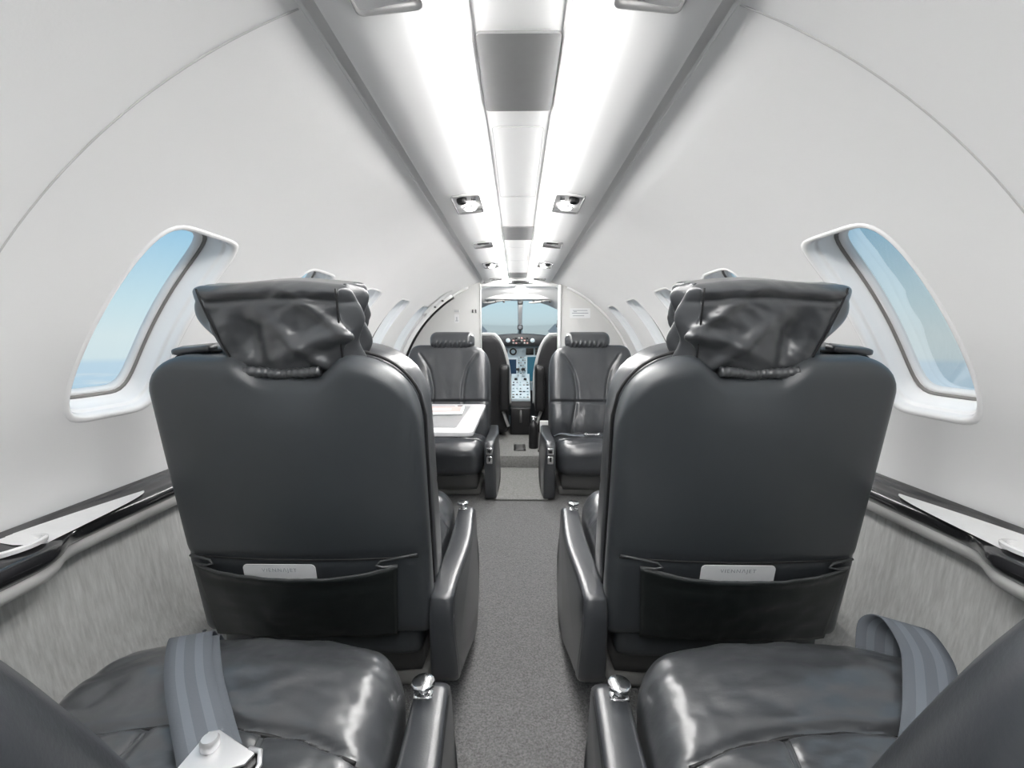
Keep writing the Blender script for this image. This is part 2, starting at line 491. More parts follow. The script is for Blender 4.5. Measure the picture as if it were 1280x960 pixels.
for k in range(6):
    rbox('slat', (0.030, 0.004, 0.002), 0.0015, 'base', ft, (4, 2, 2), loc=(0, -0.055 + k * 0.022, 0.0065))

# lower side panels, light lip and the dark ledge with its painted window reflection and cup holder
def interp(xs, ys, x): return float(np.interp(x, xs, ys))
def side_wall_low(side):
    ys = np.linspace(Y0, Y1 - 0.02, 90)
    prof = [(0.738, -0.325), (0.734, -0.38), (0.726, -0.45), (0.715, -0.52), (0.702, -0.58), (0.680, -0.628), (0.640, -0.668), (0.60, -0.70), (0.585, FLOOR)]
    V = []; F = []; n = len(prof)
    for y in ys:
        for x, z in prof: V.append((side * x, y, z))
    for j in range(len(ys) - 1):
        for i in range(n - 1):
            a = j * n + i; F.append((a, a + 1, a + n + 1, a + n))
    return V, F
def ledge_in(y):
    """inner edge of the ledge: bulges round the cup holder"""
    return 0.688 - 0.040 * math.exp(-((y - 0.55) / 0.085) ** 4)
for side, sd in ((-1, 'left'), (1, 'right')):
    V, F = side_wall_low(side)
    structure(raw('wall_lower_%s' % sd, V, F, 'veneer'))
    ld = thing('side_ledge', 'dark padded ledge with a cup holder under the windows of the %s wall' % sd, 'ledge', (0, 0, 0), 0)
    ys = np.concatenate([np.linspace(Y0, 0.35, 12)[:-1], np.linspace(0.35, 0.95, 61), np.linspace(0.95, Y1 - 0.05, 30)[1:]])
    V = []; F = []
    for y in ys:
        xi = ledge_in(y)
        P_ = [(0.7405, -0.2785), (0.730, -0.2815), (xi + 0.040, -0.290), (xi + 0.014, -0.2925), (xi + 0.004, -0.297), (xi, -0.306),
              (xi + 0.003, -0.316), (xi + 0.012, -0.324), (0.736, -0.326)]
        for x, z in P_: V.append((side * x, y, z))
    n = 9
    for j in range(len(ys) - 1):
        for i in range(n - 1):
            a = j * n + i; F.append((a, a + 1, a + n + 1, a + n))
    raw('pad', V, F, 'black_gloss', ld)
    # light lip below it
    V = []; F = []
    for y in ys:
        xi = ledge_in(y) + 0.006
        P_ = [(xi + 0.006, -0.323), (xi + 0.003, -0.328), (xi + 0.004, -0.338), (xi + 0.010, -0.345), (0.733, -0.352)]
        for x, z in P_: V.append((side * x, y, z))
    n = 5
    for j in range(len(ys) - 1):
        for i in range(n - 1):
            a = j * n + i; F.append((a, a + 1, a + n + 1, a + n))
    raw('lip', V, F, 'lip', ld)
    # window reflection laid on the pad as a pale tapering blade
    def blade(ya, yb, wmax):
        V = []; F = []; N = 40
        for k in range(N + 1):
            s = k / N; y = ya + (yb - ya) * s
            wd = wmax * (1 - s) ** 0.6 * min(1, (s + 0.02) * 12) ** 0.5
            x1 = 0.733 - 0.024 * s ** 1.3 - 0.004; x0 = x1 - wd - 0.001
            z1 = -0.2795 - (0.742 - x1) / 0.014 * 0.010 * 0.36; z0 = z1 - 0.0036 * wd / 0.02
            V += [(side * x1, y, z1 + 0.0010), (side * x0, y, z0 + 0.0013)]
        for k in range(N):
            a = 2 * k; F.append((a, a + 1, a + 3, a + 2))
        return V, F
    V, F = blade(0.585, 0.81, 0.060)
    raw('inlay_or_reflection', V, F, 'ledge_reflection', ld)  # reflected window light drawn as a pale strip, no separate part
    # cup holder: well with a rim, slightly proud of the pad
    lathe('cup_holder', [(0.036, -0.004), (0.0375, 0.0015), (0.035, 0.004), (0.031, 0.003), (0.0295, -0.002), (0.027, -0.0035), (0.001, -0.0036)], 'gloss_white', ld, 32,
          loc=(side * 0.6985, 0.582, -0.2885), rot=Matrix.Rotation(side * 0.15, 4, 'Y'))

# ------------------------------------------------------------------ ceiling fittings
for i, (ya, yb, lab) in enumerate(((0.560, 0.740, 'large grey rectangular ceiling panel nearest the camera'),
                                  (1.487, 1.677, 'grey rectangular ceiling panel, second from the camera'),
                                  (2.53, 2.73, 'small-looking grey ceiling panel farthest toward the cockpit'))):
    pr = round_rect(0.0505, (yb - ya) / 2, 0.006)
    o = prism('ceiling_panel', [(x + 0.001, y + (ya + yb) / 2) for x, y in pr], 'z', 0.3503, 0.3550, 'grey_panel', None, 0)
    tag(o, lab, 'panel')
# faint hatch outlines in the centre panel
for ya, yb, lab in ((0.80, 1.18, 'flush white hatch outline between the first two grey ceiling panels'), (1.83, 2.14, 'flush white hatch outline beyond the second grey ceiling panel')):
    pr = round_rect(0.044, (yb - ya) / 2, 0.006, 4)
    o = tube('ceiling_hatch', [(x, y + (ya + yb) / 2, 0.3536) for x, y in pr], 0.0009, 'joint', ns=5, closed=True)
    tag(o, lab, 'hatch')

def lamp_unit(side, y, ln, lab, full=True, xo=0.129, wd=0.037):
    x = side * xo
    tilt = Matrix.Rotation(side * 0.075, 4, 'Y')
    t_ = thing('reading_light', lab, 'light', (x, y, 0.3445), 0, None)
    t_.rotation_euler = (0, side * 0.09, 0)
    pr = round_rect(wd, ln / 2, 0.008)
    # recessed tray
    V = []; F = []; n = len(pr)
    for (sc_, z_) in ((1.0, 0.0), (0.99, -0.004), (0.93, -0.0042), (0.90, 0.001), (0.86, 0.006)):
        for p in pr:
            V.append((p[0] * sc_, p[1] * (1 - (1 - sc_) * wd / (ln / 2)), z_ - 0.0015))
    for i in range(4):
        for k in range(n): F.append((i * n + k, i * n + (k + 1) % n, (i + 1) * n + (k + 1) % n, (i + 1) * n + k))
    F.append(tuple(4 * n + k for k in range(n)))
    raw('housing', V, F, 'satin', t_)
    if full:
        lathe('lamp', [(0.0165, 0.004), (0.0165, -0.004), (0.013, -0.0075), (0.006, -0.0095), (0.001, -0.010)], 'lamp', t_, 20, loc=(side * 0.002 - side * 0.004, ln * 0.16, -0.002))
        tube('lamp_ring', [(0.018 * math.cos(a) - side * 0.002, ln * 0.16 + 0.018 * math.sin(a), -0.005) for a in np.linspace(0, 2 * PI, 21)[:-1]], 0.0022, 'gloss_white', t_, 6, True)
        lathe('air_nozzle', [(0.013, 0.004), (0.013, -0.007), (0.010, -0.012), (0.007, -0.012), (0.006, -0.006), (0.001, -0.006)], 'black', t_, 18, loc=(side * 0.012, -ln * 0.27, 0))
        lathe('button', [(0.006, 0.004), (0.006, -0.006), (0.001, -0.007)], 'chrome', t_, 12, loc=(-side * 0.018, -ln * 0.28, 0))
    else:
        lathe('lamp', [(0.009, 0.002), (0.009, -0.004), (0.001, -0.007)], 'gloss_white', t_, 16, loc=(side * 0.006, 0, 0))
        rbox('slot', (0.022, ln * 0.12, 0.003), 0.0025, 'base', t_, (4, 4, 2), loc=(0, -ln * 0.12, 0.0005))
    return t_
for side, sd in ((-1, 'left'), (1, 'right')):
    lamp_unit(side, 0.415, 0.19, 'satin grey reading light unit cut by the top edge, %s of the largest grey panel' % sd, True, 0.134, 0.036)
    lamp_unit(side, 1.205, 0.155, 'reading light unit with black air nozzle on the %s, nearest full one to the camera' % sd, True)
    lamp_unit(side, 1.72, 0.10, 'slim grey reading light slot on the %s, just beyond the second grey panel' % sd, False)
    lamp_unit(side, 2.20, 0.15, 'small reading light unit on the %s, before the third grey panel' % sd, True)
    lamp_unit(side, 2.72, 0.09, 'thin light slot on the %s at the cockpit end of the ceiling' % sd, False)

# ------------------------------------------------------------------ seats
TILT = R(11)
PIV_Z = 0.19
def bfr(x, v, wv, piv_y=0.0, tilt=TILT):
    """backrest frame: x across, v up along the back, wv thickness forward -> seat local"""
    y = piv_y - v * np.sin(tilt) + wv * np.cos(tilt)
    z = PIV_Z + v * np.cos(tilt) + wv * np.sin(tilt)
    return np.stack([x, y, z], axis=-1)
HW, HB = 0.221, 0.545
def top_v(x, m, notch=0.0, ra=0.125, ro=0.07):
    """top outline; the aisle side (x*m>0) is rounder"""
    X = np.asarray(x) * m
    rr = np.where(X > 0, ra, ro)
    d = np.clip((np.abs(X) - (HW - rr)) / rr, 0, 1)
    vt = HB - rr * 0.92 * (1 - np.sqrt(np.clip(1 - d ** 2.2, 0, 1)))
    if notch:
        k = smooth01((0.095 - np.abs(X - 0.012)) / 0.055)
        vt = vt - notch * k
    return vt
def seat(name, label, m, loc, rotz, kind, tilt=TILT, group=None):
    """m=+1: the aisle armrest is on local +x"""
    T = thing(name, label, 'seat', loc, rotz, group)
    front = kind == 'front'
    global HB, PIV_Z
    HB = 0.565 if front else 0.545
    PIV_Z = 0.135 if front else 0.19
    drop = 0.062 if front else 0.0
    nb = (56, 56, 10)
    # ---- rear shell
    def f_shell(V, P):
        a = V[:, 0] / HW; b = (V[:, 1] / (HB / 2) + 1) / 2
        x = a * HW; tv = top_v(x, m, 0.034)
        v = b * tv
        wv = V[:, 2]
        back = np.clip(-wv / 0.02, 0, 1)
        # soft convexity of the rear face, valley below the notch and the dip at the pocket seam
        bulge = 0.016 * (1 - a ** 2) * np.sin(np.clip(b, 0, 1) * PI) ** 0.7
        seamv = 0.004 * np.exp(-((v - 0.1835) / 0.006) ** 2)
        hollow = 0.010 * np.exp(-((x * m - 0.012) / 0.06) ** 2) * smooth01((v - 0.43) / 0.08)
        wv = wv - back * (bulge - seamv - hollow)
        return bfr(x, v, wv + 0.028, tilt=tilt)
    rbox('back_shell', (HW, HB / 2, 0.028), 0.022, 'leather_shell', T, nb, f_shell)
    # ---- front pad with bolsters and seams
    def f_pad(V, P):
        a = V[:, 0] / HW; b = (V[:, 1] / (HB / 2) + 1) / 2
        x = a * HW; tv = top_v(x, m, 0.0) + 0.004
        v = 0.015 + b * (tv - 0.015)
        wv = V[:, 2].copy()
        fw = np.clip(wv / 0.045, 0, 1)
        lat = smooth01((np.abs(x) - 0.07) / 0.10)
        bol = 0.020 * lat * np.sin(np.clip(b * 1.05, 0, 1) * PI) ** 0.6
        lum = 0.014 * np.exp(-((v - 0.15) / 0.09) ** 2)
        xs_ = 0.118 - 0.040 * np.exp(-((v - 0.30) / 0.15) ** 2) + 0.05 * smooth01((v - 0.42) / 0.14)
        g1 = 0.012 * np.exp(-((np.abs(x) - xs_) / 0.007) ** 2) * smooth01((0.53 - v) / 0.03)
        g2 = 0.012 * np.exp(-((v - 0.262) / 0.006) ** 2)
        wr = np.array([0.004 * fbm(xx + 3 * loc[0], vv * 0.5, 0.3, 14) for xx, vv in zip(x, v)]) * (0.3 + 1.2 * np.exp(-((v - 0.2) / 0.1) ** 2))
        wv = wv + fw * (bol + lum - g1 - g2 + wr)
        return bfr(x, v, wv + 0.098, tilt=tilt)
    pn = (72, 84, 10) if front else (36, 40, 8)
    rbox('backrest', (HW, HB / 2, 0.045), 0.030, 'leather', T, pn, f_pad)
    # ---- piping on the shell edge
    xs = np.concatenate([np.full(14, -HW), np.linspace(-HW, HW, 60), np.full(14, HW)])
    pts = []
    for i in range(15): pts.append((-HW * (0.982 + 0.018 * i / 14), 0.02 + (float(top_v(-HW, m, 0)) - 0.02) * i / 14))
    for i in range(1, 64):
        x = -HW + 2 * HW * i / 64; pts.append((x, float(top_v(x, m, 0.034))))
    for i in range(15): pts.append((HW * (1 - 0.018 * i / 14), float(top_v(HW, m, 0)) + (0.02 - float(top_v(HW, m, 0))) * i / 14))
    P3 = [bfr(p[0] * 1.002, p[1] + 0.0015, 0.054, tilt=tilt) for p in pts]
    tube('piping', P3, 0.0028, 'seam', T, 6)
    # ---- seat cushion (top z 0.33, local y 0.09 .. 0.46)
    cw = 0.213
    seam_y = 0.30
    def f_cush(V, P):
        x = V[:, 0]; y = V[:, 1] + 0.275; z = V[:, 2]
        a = x / cw
        top = np.clip((z + 0.0) / 0.06, 0, 1)
        # front nose rounder and higher, sides fall away
        nose = 0.014 * np.exp(-((y - 0.375) / 0.05) ** 2)
        ysm = seam_y - 0.030 * smooth01((np.abs(x) - 0.10) / 0.11) + 0.004 * np.cos(x * 30)
        g_ = 0.011 * np.exp(-((y - ysm) / 0.0055) ** 2)
        s1 = 0.062 + 0.18 * np.clip(ysm - y, 0, 1)
        g2 = np.where(y < ysm, 0.0045 * np.exp(-((np.abs(x - 0.015 * m) - s1) / 0.006) ** 2), 0)
        dome = 0.016 * (1 - a ** 2) - 0.010 * np.clip((0.3 - y) / 0.2, 0, 1) * (1 - a ** 4)
        wr = np.array([0.0035 * fbm(xx + 2.1 * loc[0], yy * 1.7 + loc[1], 0.1, 18) for xx, yy in zip(x, y)])
        z2 = z + top * (nose - g_ - g2 + dome + wr) + 0.252 - drop
        y2 = y - 0.030 * a ** 4 * smooth01((y - 0.25) / 0.2) + 0.006 * (1 - a ** 2) * smooth01((y - 0.35) / 0.1)
        x2 = x * (1 - 0.02 * smooth01((y - 0.3) / 0.15))
        return np.stack([x2, y2, z2], axis=-1)
    cn = (90, 96, 20) if kind == 'aft' else (54, 54, 16)
    cush = rbox('seat_cushion', (cw, 0.185, 0.068), 0.048, 'leather_worn' if kind == 'aft' else 'leather', T, cn, f_cush)
    if kind == 'aft':
        # stitched welts laid in the grooves
        def zt(x, y):
            a = x / cw
            nose = 0.014 * math.exp(-((y - 0.375) / 0.05) ** 2)
            dome = 0.016 * (1 - a * a) - 0.010 * min(1, max(0, (0.3 - y) / 0.2)) * (1 - a ** 4)
            wr = 0.0035 * fbm(x + 2.1 * loc[0], y * 1.7 + loc[1], 0.1, 18)
            return 0.320 + nose + dome + wr
        pts = []
        for k in range(61):
            x = -0.185 + 0.37 * k / 60
            ysm = seam_y - 0.030 * float(smooth01((abs(x) - 0.10) / 0.11)) + 0.004 * math.cos(x * 30)
            pts.append((x, ysm, zt(x, ysm) - 0.0115))
        tube('seam', pts, 0.0022, 'seam', cush, 6)
        for sg in (-1, 1):
            for off in (-0.003, 0.003):
                pts = []
                for k in range(20):
                    y = seam_y - 0.012 - k * 0.0095
                    x = 0.015 * m + sg * (0.062 + 0.18 * (seam_y - y)) + off
                    pts.append((x, y, zt(x, y) - 0.0038))
                tube('welt', pts, 0.0011, 'piping', cush, 5)
    # ---- under-seat base
    def f_base(V, P):
        V = V.copy(); V[:, 1] *= 1 - 0.08 * np.clip(-V[:, 2] / 0.09, 0, 1)
        return V + np.array([0, 0.24, 0.125])
    rbox('base', (0.185, 0.165, 0.085), 0.02, 'base', T, (6, 6, 6), f_base)
    rbox('foot_panel', (0.19, 0.12, 0.022), 0.008, 'skirt', T, (6, 6, 3), loc=(0, 0.22, 0.0225))
    # apron joining back and cushion
    rbox('lower_apron', (0.196, 0.040, 0.055), 0.02, 'leather_shell', T, (12, 6, 8), loc=(0, 0.052, 0.190 - drop))
    # ---- armrest on the aisle side
    ax = m * 0.243
    outl = [(-0.012, 0.262), (0.02, 0.280), (0.20, 0.284), (0.385, 0.286), (0.425, 0.280), (0.442, 0.262), (0.446, 0.225), (0.440, 0.10), (0.425, 0.024), (0.40, 0.010), (0.34, 0.015),
            (0.20, 0.045), (0.06, 0.082), (0.012, 0.092), (-0.010, 0.115), (-0.018, 0.20)]
    cyo = (0.215, 0.19)
    # resample the outline smoothly
    def cat(P_, n):
        res = []
        N = len(P_)
        for i in range(N):
            p0, p1, p2, p3 = (np.array(P_[(i + k - 1) % N]) for k in range(4))
            for j in range(n):
                t_ = j / n
                res.append(0.5 * ((2 * p1) + (-p0 + p2) * t_ + (2 * p0 - 5 * p1 + 4 * p2 - p3) * t_ ** 2 + (-p0 + 3 * p1 - 3 * p2 + p3) * t_ ** 3))
        return res
    O = cat(outl, 5); n = len(O)
    V = []; F = []
    layers = [(-0.022, 0.90), (-0.022, 0.96), (-0.020, 0.985), (-0.015, 1.0), (0.008, 1.0), (0.016, 0.992), (0.021, 0.972), (0.0225, 0.945), (0.0215, 0.935), (0.0225, 0.92), (0.0235, 0.90)]
    def off(p, s):
        # inset measured in metres so that slim ends stay slim
        d = (1 - s) * 0.11
        c = np.array((min(max(p[0], 0.06), 0.36), 0.0)); c[1] = 0.19
        if p[1] > 0.24: q = np.array((p[0], p[1] - d))
        else: q = np.array((p[0], p[1] + d))
        if p[0] > 0.40: q[0] -= d
        if p[0] < 0.02: q[0] += d
        return q
    for (xo, s) in layers:
        for p in O:
            q = off(p, s)
            bow = 0.012 * math.exp(-((q[0] - 0.22) / 0.14) ** 2) * (1 if xo > 0 else 0.4)
            flare = 0.008 * float(smooth01((0.24 - q[1]) / 0.12)) * (1 if xo > 0 else 0)
            V.append((ax + m * (xo + bow + flare - 0.004), q[0], q[1]))
    for i in range(len(layers) - 1):
        for k in range(n): F.append((i * n + k, i * n + (k + 1) % n, (i + 1) * n + (k + 1) % n, (i + 1) * n + k))
    me_caps = [tuple(range(n)), tuple((len(layers) - 1) * n + k for k in range(n))]
    arm = raw('armrest', V, F + me_caps, 'leather', T, merge=True)
    # top seam along the armrest
    tube('seam', [(ax + m * (0.0175 + 0.012 * math.exp(-((y - 0.22) / 0.14) ** 2)), y, 0.2715 + 0.004 * (y / 0.4)) for y in np.linspace(0.0, 0.41, 24)], 0.0012, 'seam', arm, 5)
    # chrome latch knob on the tip (mid and aft), or the pair of control plates (front)
    if front:
        h = rbox('control_plate', (0.014, 0.003, 0.017), 0.006, 'chrome', T, (6, 3, 6), loc=(ax - m * 0.002, 0.4475, 0.243))
        lathe('dial', [(0.007, 0), (0.007, 0.004), (0.001, 0.005)], 'black', h, 14, loc=(ax - m * 0.002, 0.4500, 0.245), rot=Matrix.Rotation(R(-90), 4, 'X'))
        h = rbox('control_plate', (0.013, 0.003, 0.018), 0.005, 'chrome', T, (6, 3, 6), loc=(ax - m * 0.002, 0.4455, 0.203))
        rbox('lever', (0.003, 0.003, 0.010), 0.002, 'black', h, (3, 3, 4), loc=(ax - m * 0.002, 0.450, 0.207))
    else:
        kx, ky = ax - m * 0.012, 0.400
        kb = rbox('latch_base', (0.013, 0.009, 0.0035), 0.003, 'chrome', T, (4, 4, 3), loc=(kx, ky, 0.2850))
        lathe('latch_knob', [(0.0045, 0.0), (0.0040, 0.009), (0.0050, 0.0105), (0.0145, 0.0115), (0.0155, 0.0130), (0.0155, 0.0165), (0.0140, 0.0180), (0.001, 0.0183)], 'chrome', T, 20, loc=(kx, ky, 0.287))
    # ---- headrest
    hx = m * (0.016 if front else 0.002)
    if front:
        def f_head(V, P):
            x = V[:, 0]; v = V[:, 1]; wv = V[:, 2]
            e_ = np.abs(x) / 0.12
            pucker = np.where(x * m > 0, smooth01((e_ - 0.72) / 0.28), smooth01((e_ - 0.92) / 0.08) * 0.4)
            ang = np.arctan2(wv, v)
            rad = 1 - 0.10 * pucker + 0.05 * pucker * np.sin(ang * 9)
            fold = 0.004 * np.sin(x * 260 + v * 90) * np.exp(-((v + 0.030) / 0.016) ** 2)
            return bfr(hx + x, v * rad + 0.592, (wv * rad + fold) + 0.115, tilt=tilt)
        rbox('headrest', (0.120, 0.047, 0.043), 0.038, 'leather', T, (60, 24, 24), f_head)
        for sg in (-1, 1):
            tube('headrest_post', [bfr(hx + sg * 0.05, 0.53, 0.09, tilt=tilt), bfr(hx + sg * 0.05, 0.585, 0.10, tilt=tilt)], 0.006, 'chrome', T, 10)
    else:
        def f_head(V, P):
            x = V[:, 0].copy(); v = V[:, 1].copy(); wv = V[:, 2].copy()
            b = (v / 0.072 + 1) / 2                      # 0 bottom .. 1 top
            X = x * m
            # a sling that narrows toward the bottom on the outboard side and towards the notch
            inn = X / 0.128
            wid = 1.0 - 0.28 * (1 - b) ** 1.3 * np.where(X < 0, 1, 0.30)
            x = x * wid
            sagb = -0.022 * np.exp(-((X - 0.0) / 0.045) ** 2) * (1 - b) ** 2
            v = v + sagb + 0.004 * np.sin(X * 25 + 1) * b
            back = np.clip(-wv / 0.045, 0, 1); fr_ = np.clip(wv / 0.045, 0, 1)
            # top lip folded over the rear
            lip = 0.006 * np.exp(-((b - 0.93) / 0.05) ** 2) - 0.005 * np.exp(-((b - 0.82) / 0.03) ** 2)
            # deep hollow and diagonal creases
            hol = 0.020 * np.exp(-(((X + 0.052) / 0.022) ** 2 + ((b - 0.42) / 0.28) ** 2))
            dg = (X * 7 + (b - 0.5))
            cr1 = 0.011 * np.exp(-((dg - 0.10) / 0.10) ** 2) * smooth01((0.75 - b) / 0.4) + 0.007 * np.exp(-((X * 5 + b - 1.05) / 0.08) ** 2)
            cr2 = 0.010 * np.exp(-((b - 0.30 - 1.6 * (X - 0.02)) / 0.09) ** 2) * smooth01((X + 0.06) / 0.08)
            wr = np.array([fbm(p * 1.0 + q * 0.9 + loc[0], q * 2.6 - p * 1.4, r_ * 1.0, 9) for p, q, r_ in zip(X, v, wv)]) * 0.0045
            wv = wv - back * (lip - hol + cr1 * 0.9 + cr2 + wr) + fr_ * wr
            # squeezed bottom
            wv = wv * (1 - 0.35 * (1 - b) ** 1.5)
            # pleated ends
            endk = smooth01((np.abs(X) - 0.105) / 0.023)
            x = x - np.sign(x) * endk * (0.007 + 0.008 * np.sin(wv * 210 + b * 5.5) + 0.006 * np.sin(wv * 90 - b * 9))
            return bfr(hx + x, v + 0.588, wv + 0.055, tilt=tilt)
        hd = rbox('headrest', (0.134, 0.072, 0.046), 0.022, 'leather_worn', T, (110, 60, 36), f_head)
        # welts down each end of the cover
        for sg in (-1, 1):
            pts = []
            for k in range(20):
                b = k / 19
                X = sg * 0.106; wid = 1.0 - 0.28 * (1 - b) ** 1.3 * (1 if sg < 0 else 0.30)
                pts.append(bfr(hx + m * X * wid, (b - 0.5) * 0.13 + 0.588, -(0.0445 + 0.004) * (1 - 0.35 * (1 - b) ** 1.5) + 0.055, tilt=tilt))
            tube('seam', pts, 0.0016, 'seam', hd, 6)
        for sg in (-1, 1):
            tube('headrest_post', [bfr(hx + sg * 0.05, 0.49, 0.07, tilt=tilt), bfr(hx + sg * 0.05, 0.56, 0.07, tilt=tilt)], 0.006, 'chrome', T, 10)
        # gathered hem of the cover sitting in the notch
        V, F = tube_mesh([bfr(hx + x, 0.515 + 0.10 * abs(x) + 0.0006 * math.sin(x * 120), 0.022 - 0.10 * abs(x) + 0.0006 * math.sin(x * 170), tilt=tilt) for x in np.linspace(-0.062, 0.062, 60)],
                         [0.0085 + 0.0007 * math.sin(k * 1.3) for k in range(60)], 10)
        raw('cover_hem', V, F, 'leather_worn', T)
    if kind == 'mid':
        # pocket: seam line, sagging lip, bag
        V = []; F = []; NU, NT = 48, 20
        xa, xb = -0.200, 0.168
        for j in range(NT + 1):
            t_ = j / NT
            for i in range(NU + 1):
                u = i / NU
                xx = xa + (xb - xa) * u
                if m < 0: xx = -xx
                inset = 0.012 * (1 - t_) * (1 - 2 * u) * (1 if m > 0 else -1) * 1.0
                ttop = 0.169 - 0.011 * (1 - (2 * u - 1) ** 2)
                v = 0.010 + (ttop - 0.010) * t_
                bag = 0.004 + 0.017 * (1 - abs(2 * u - 1) ** 3) * (0.35 + 0.65 * t_)
                bag += 0.0035 * fbm(xx, v * 1.5, 0.7 + loc[0], 20) * (1 - abs(2 * u - 1) ** 4) + 0.004 * math.exp(-((t_ - 0.86) / 0.07) ** 2) * -1 * (1 - abs(2 * u - 1) ** 6)
                bulge = 0.016 * (1 - (xx / HW) ** 2) * math.sin(max(0.0, min(1, v / HB)) * PI) ** 0.7
                V.append(bfr(np.float64(xx + inset), np.float64(v), np.float64(-bulge - bag), tilt=tilt))
        for j in range(NT):
            for i in range(NU):
                a = j * (NU + 1) + i; F.append((a, a + 1, a + NU + 2, a + NU + 1))
        pk = raw('pocket', V, F, 'pocket', T)
        so = pk.modifiers.new('thickness', 'SOLIDIFY'); so.thickness = 0.0022; so.offset = 1 if m > 0 else -1
        top = [Vector(V[NT * (NU + 1) + i]) for i in range(NU + 1)]
        # rim: folds back into a Z at both ends and runs to the edge of the shell
        def rear(x, v, o_=0.002):
            bl = 0.016 * (1 - (x / HW) ** 2) * math.sin(max(0.0, min(1, v / HB)) * PI) ** 0.7
            return Vector(bfr(np.float64(x), np.float64(v), np.float64(-bl - o_), tilt=tilt))
        s_ = 1 if m > 0 else -1
        L0 = [rear(s_ * -0.206, 0.184), rear(s_ * -0.190, 0.182), rear(s_ * -0.168, 0.179, 0.004), rear(s_ * -0.160, 0.175, 0.008), rear(s_ * -0.172, 0.172, 0.010)]
        L1 = [rear(s_ * 0.145, 0.172, 0.010), rear(s_ * 0.132, 0.175, 0.008), rear(s_ * 0.140, 0.180, 0.004), rear(s_ * 0.170, 0.184), rear(s_ * 0.203, 0.189)]
        tube('rim', L0 + top + L1, 0.0024, 'piping', pk, 7)
        tube('seam', [rear(x, 0.1835, 0.0005) for x in np.linspace(-0.205, 0.205, 40)], 0.0016, 'seam', T, 6)
        # small flap (shoulder belt guide) lying on the outboard shoulder
        xo = -m * 0.165
        fl = rbox('shoulder_flap', (0.033, 0.014, 0.006), 0.005, 'leather', T, (10, 6, 4),
                  lambda V_, P_: bfr(xo + V_[:, 0], V_[:, 2] + 0.548 + V_[:, 0] * m * 0.10, V_[:, 1] + 0.060, tilt=tilt))
    if kind == 'aft':
        for ch in list(T.children):
            if ch.name.split('.')[0] in ('backrest', 'back_shell', 'piping'): ch.location.x += m * (0.0 if m > 0 else 0.010)
    return T

def belt(T, m, path, wd, nrm_up=0.0):
    """webbing strip following path (local points), width vector along dirs"""
    V = []; F = []; fm = []
    K = [-1, -0.62, -0.25, 0.1, 0.62, 1]
    K = [-1, -0.55, -0.2, 0.25, 0.6, 1]
    for (p, wvec) in path:
        p = Vector(p); wvec = Vector(wvec)
        for k in K: V.append(p + wvec * k * wd)
    n = len(K)
    for j in range(len(path) - 1):
        for i in range(n - 1):
            a = j * n + i; F.append((a, a + 1, a + n + 1, a + n)); fm.append(1 if i in (1, 3) else 0)
    o = raw('seat_belt', V, F, ['web', 'web_stripe'], T, True, fm)
    so = o.modifiers.new('thickness', 'SOLIDIFY'); so.thickness = 0.0016; so.offset = 1
    return o
def catp(P_, n=8):
    P_ = [Vector(p) for p in P_]; P_ = [P_[0] * 2 - P_[1]] + P_ + [P_[-1] * 2 - P_[-2]]
    res = []
    for i in range(1, len(P_) - 2):
        p0, p1, p2, p3 = P_[i - 1:i + 3]
        for j in range(n):
            t_ = j / n
            res.append(0.5 * ((2 * p1) + (-p0 + p2) * t_ + (2 * p0 - 5 * p1 + 4 * p2 - p3) * t_ ** 2 + (-p0 + 3 * p1 - 3 * p2 + p3) * t_ ** 3))
    res.append(P_[-2]); return res

SX = 0.368
S_midl = seat('aircraft_seat', 'charcoal leather seat seen from behind, left of the aisle, with seat-back pocket', 1, (-SX - 0.014, 0.80, FLOOR), 0, 'mid')
S_midr = seat('aircraft_seat', 'charcoal leather seat seen from behind, right of the aisle, with seat-back pocket', -1, (SX + 0.018, 0.80, FLOOR), 0, 'mid')
S_aftl = seat('aircraft_seat', 'nearest charcoal leather seat at lower left with belt and metal buckle on its cushion', 1, (-SX + 0.012, 0.150, FLOOR), 0, 'aft', R(21.5))
S_aftr = seat('aircraft_seat', 'nearest charcoal leather seat at lower right with a belt looping up at its outer side', -1, (SX - 0.002, 0.150, FLOOR), 0, 'aft', R(19.8))
S_frl = seat('aircraft_seat', 'charcoal leather seat facing the camera behind the folding table on the left', -1, (-SX, 2.43, FLOOR), PI, 'front')
S_frr = seat('aircraft_seat', 'charcoal leather seat facing the camera on the right by the cockpit divider', 1, (SX + 0.022, 2.43, FLOOR), PI, 'front')
HB = 0.545; PIV_Z = 0.19
# rotated seats: the aisle is on local x = -world x, so the aisle armrest side flips as given above

